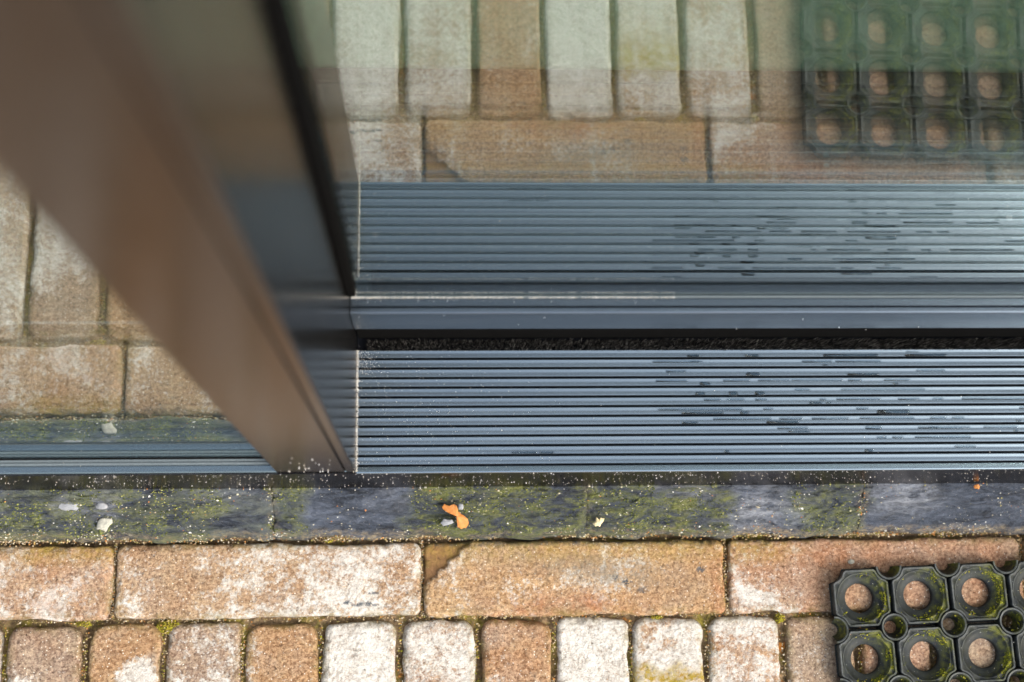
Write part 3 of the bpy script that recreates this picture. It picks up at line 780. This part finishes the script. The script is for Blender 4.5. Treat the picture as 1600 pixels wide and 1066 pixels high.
# ------------------------------------------------------------------ small single things
def lump(name, pts, thick, mat_, loc, label, cat, dome=.0008, seed=1, group=None, tilt=(0, 0)):
    """closed flat lump from an outline (metres), bulging in the middle"""
    pts = np.array(pts); pts = np.stack([pts, .5*(pts+np.roll(pts, -1, 0))], 1).reshape(-1, 2)
    n = len(pts); c = pts.mean(0); pts = pts+(fbm(pts[:, 0]*1500, pts[:, 1]*1500, seed+3, 2)-.5)[:, None]*.0009*np.sign(pts-c)
    rings = [(1.0, .0), (1.0, thick*.6), (.9, thick), (.6, thick+dome*.6), (.25, thick+dome)]
    V = []; F = []
    for kx, zz in rings:
        for i, p in enumerate(pts):
            q = c+(p-c)*kx
            V.append((q[0], q[1], zz+(dome*1.3*(fbm(np.array([q[0]*520]), np.array([q[1]*520]), seed, 3)[0]-.5)*2*(.4+kx*.6) if zz else 0)))
    V.append((c[0], c[1], thick+dome)); 
    for r in range(len(rings)-1):
        for i in range(n): F.append((r*n+i, r*n+(i+1) % n, (r+1)*n+(i+1) % n, (r+1)*n+i))
    r = len(rings)-1
    for i in range(n): F.append((r*n+i, r*n+(i+1) % n, len(V)-1))
    F.append(tuple(range(n-1, -1, -1)))
    me = mesh_np(name, V, F); me.set_sharp_from_angle(angle=math.radians(55))
    o = link(name, me, mat_); o.location = loc; o.rotation_euler = (tilt[0], tilt[1], 0)
    return tag(o, label, cat, group)
def px2(l, s_=.00043):  # outline given in photo pixels around a centre, y down
    return [(x*s_, -y*s_) for x, y in l][::-1]
lump('leaf_fragment', px2([(-20, -12), (-16, -17), (-8, -14), (-2, -17), (3, -14), (5, -5), (8, -1), (14, 2), (20, 8), (21, 16), (17, 22), (9, 23), (4, 20), (3, 12), (4, 4), (0, 0), (-8, -2), (-15, -6)]), .0008, M['leaf'],
     (.0605, -.0180, .0245), 'small orange two lobed leaf fragment on the mossy stone edging', 'leaf', .0012, 3, tilt=(.45, 0))
lump('stone_chip', px2([(-12, 4), (-7, -8), (1, -10), (10, -8), (12, -1), (6, 6), (2, 13), (-5, 10), (-11, 9)]), .0018, M['chip'], (-.1690, -.0212, .0185), 'angular cream stone chip lying on moss at the left of the edging', 'stone chip', .0012, 4, tilt=(.5, .05))
lump('pale_flake', px2([(-16, 2), (-13, -5), (-6, -4), (0, -6), (8, -7), (15, -4), (16, 3), (10, 7), (2, 6), (-6, 8)]), .0008, M['pebble'], (-.1905, -.0105, .0265), 'broad pale grey flake on the stone edging near the sill', 'stone flake', .0006, 5, tilt=(.5, 0))
lump('pale_flake', px2([(-9, 0), (-5, -6), (3, -6), (9, -2), (8, 4), (0, 6), (-6, 5)]), .0008, M['pebble'], (-.1695, -.0108, .0265), 'small round grey flake just above the cream stone chip', 'stone flake', .0008, 6, tilt=(.5, 0))
lump('debris_flake', px2([(-9, 3), (-5, -2), (-4, -8), (1, -4), (3, -7), (9, -6), (7, 0), (4, 3), (2, 8), (-2, 5), (-5, 7)]), .0010, M['flake'], (.1560, -.0232, .0200), 'tiny cream branched flake on moss beside the dark stone joint', 'debris', .0008, 7, tilt=(.5, 0))
lump('grey_chip', px2([(-4, -5), (3, -5), (4, 0), (2, 5), (-4, 4)]), .0010, M['pebble'], (.0645, -.0130, .0275), 'tiny pale chip beside the orange leaf fragment', 'stone chip', .0006, 8, tilt=(.5, 0))
lump('grey_chip', px2([(-11, 2), (-6, -5), (1, -3), (8, -4), (10, 2), (3, 5), (-6, 7)]), .0008, M['pebble'], (.0555, -.0222, .0205), 'pale grey chip under the orange leaf fragment', 'stone chip', .0006, 9, tilt=(.5, 0))
a = np.linspace(0, 2*math.pi, 15)[:-1]
lump('pebble', [(.0046*math.cos(t), .0038*math.sin(t)) for t in a], .0003, M['pebble'], (.1926, -.0594, -.0006), 'round grey pebble set into the orange brick', 'pebble', .0009, 10)
lump('pebble', [(.0022*math.cos(t), .0015*math.sin(t)) for t in a], .0003, M['chip'], (.3300, -.0500, .0002), 'tiny white pebble on the red brick above the mat', 'pebble', .0006, 11)
lump('pebble', [(.0020*math.cos(t), .0017*math.sin(t)) for t in a], .0006, M['leaf'], (.4085, -.0030, .0335), 'tiny orange crumb on the edging against the sill', 'crumb', .0008, 12, tilt=(.5, 0))

# water lying on the ridges
def drop_mesh(lx, wy, h, seed):
    n = 22; V = []; F = []
    r2 = random.Random(seed)
    ph = r2.uniform(0, 6)
    for kx, zz in ((1.0, 0), (.97, h*.45), (.82, h*.85), (.5, h), (.2, h)):
        for i in range(n):
            t = 2*math.pi*i/n; c, s_ = math.cos(t), math.sin(t)
            x = math.copysign(max(0, lx-wy), c)*(1 if abs(c) > .05 else abs(c)*20)+wy*c
            y = wy*s_*(1+.15*math.sin(3*t+ph))
            ins = (1-kx)*wy
            V.append((x-math.copysign(min(abs(x), ins), x), y-math.copysign(min(abs(y), ins), y), zz))
    F = [(r*n+i, r*n+(i+1) % n, (r+1)*n+(i+1) % n, (r+1)*n+i) for r in range(4) for i in range(n)]
    F.append(tuple(range(4*n, 5*n))); F.append(tuple(range(n-1, -1, -1)))
    return mesh_np('water_drop', V, F)
drops = []
def drop(px0, px1, row, side, wy=.00075, h=.00032, label=None):
    """row 0 is the ridge next to the front nose; side 0 front edge of the ridge, 1 its raised back"""
    X_ = lambda p: .0945+(p-800)*(.4040)/(1000)
    xa, xb = X_(px0), X_(px1)
    y = .0034+row*.0060+(.0022 if side == 0 else .0046)*.96
    zz = z+(.00001 if side == 0 else .00012)
    o = link('water_drop', drop_mesh((xb-xa)/2, wy, h, int(px0)), M['water']); o.location = ((xa+xb)/2, y, zz)
    tag(o, label or 'small elongated water drop lying on a ridge of the aluminium sill', 'water drop', 'water drops on the ridged sill'); drops.append(o)
for a_ in ((1090, 1106, 8, 0, .0014, .00042), (1082, 1098, 7, 0, .0011, .00042), (1134, 1148, 7, 0, .0015, .00042), (1174, 1190, 7, 0, .0015, .00042), (1362, 1413, 5, 0, .0016, .00042),
           (1342, 1368, 3, 1, .0012, .0005), (1359, 1375, 2, 1), (1383, 1401, 2, 1), (1418, 1506, 2, 1), (1424, 1506, 3, 1), (1108, 1198, 4, 1), (1210, 1246, 4, 1), (1260, 1318, 4, 1), (1334, 1420, 4, 1), (1444, 1470, 4, 1), (1478, 1498, 4, 1),
           (1024, 1155, 5, 1), (1186, 1202, 5, 1), (1330, 1350, 5, 1), (1095, 1122, 6, 1), (1130, 1158, 6, 1), (1174, 1193, 6, 1), (1274, 1285, 6, 1), (1300, 1370, 6, 1), (1396, 1430, 6, 1), (1450, 1468, 6, 1), (1496, 1600, 6, 1),
           (1236, 1260, 7, 1), (1308, 1440, 7, 1), (1022, 1072, 8, 1), (1126, 1168, 8, 1), (1180, 1230, 8, 1), (1232, 1312, 8, 1), (1320, 1342, 8, 1), (1376, 1418, 8, 1), (1038, 1070, 9, 1), (1162, 1184, 9, 0, .0012), (1428, 1474, 9, 1),
           (1018, 1092, 10, 1), (1250, 1298, 10, 1), (1302, 1374, 10, 1), (1072, 1092, 11, 0), (1162, 1184, 11, 0), (1284, 1370, 11, 0), (1412, 1478, 11, 0), (800, 838, 1, 0, .0005, .0003), (842, 864, 1, 0, .0005, .0003), (1206, 1254, 3, 1), (1526, 1580, 3, 1), (1585, 1640, 5, 1), (1060, 1126, 5, 0, .0006), (1320, 1370, 9, 0, .0006), (1190, 1240, 4, 0, .0007), (1060, 1085, 4, 0, .0006)):
    drop(*a_, **({'label': 'largest ragged water patch on the sill, right of centre'} if a_[:2] == (1362, 1413) else {'label': 'faint water dash far left of the other drops on the sill'} if a_[0] == 800 else {}))
rd = random.Random(5)
for i in range(14):
    p0 = 1010+590*rd.random()**.8; L = rd.choice((8, 14, 20, 34, 60)); 
    drop(p0, p0+L, rd.randrange(1, 12), rd.choice((0, 0, 1)), rd.uniform(.0004, .0009), rd.uniform(.0002, .0004))
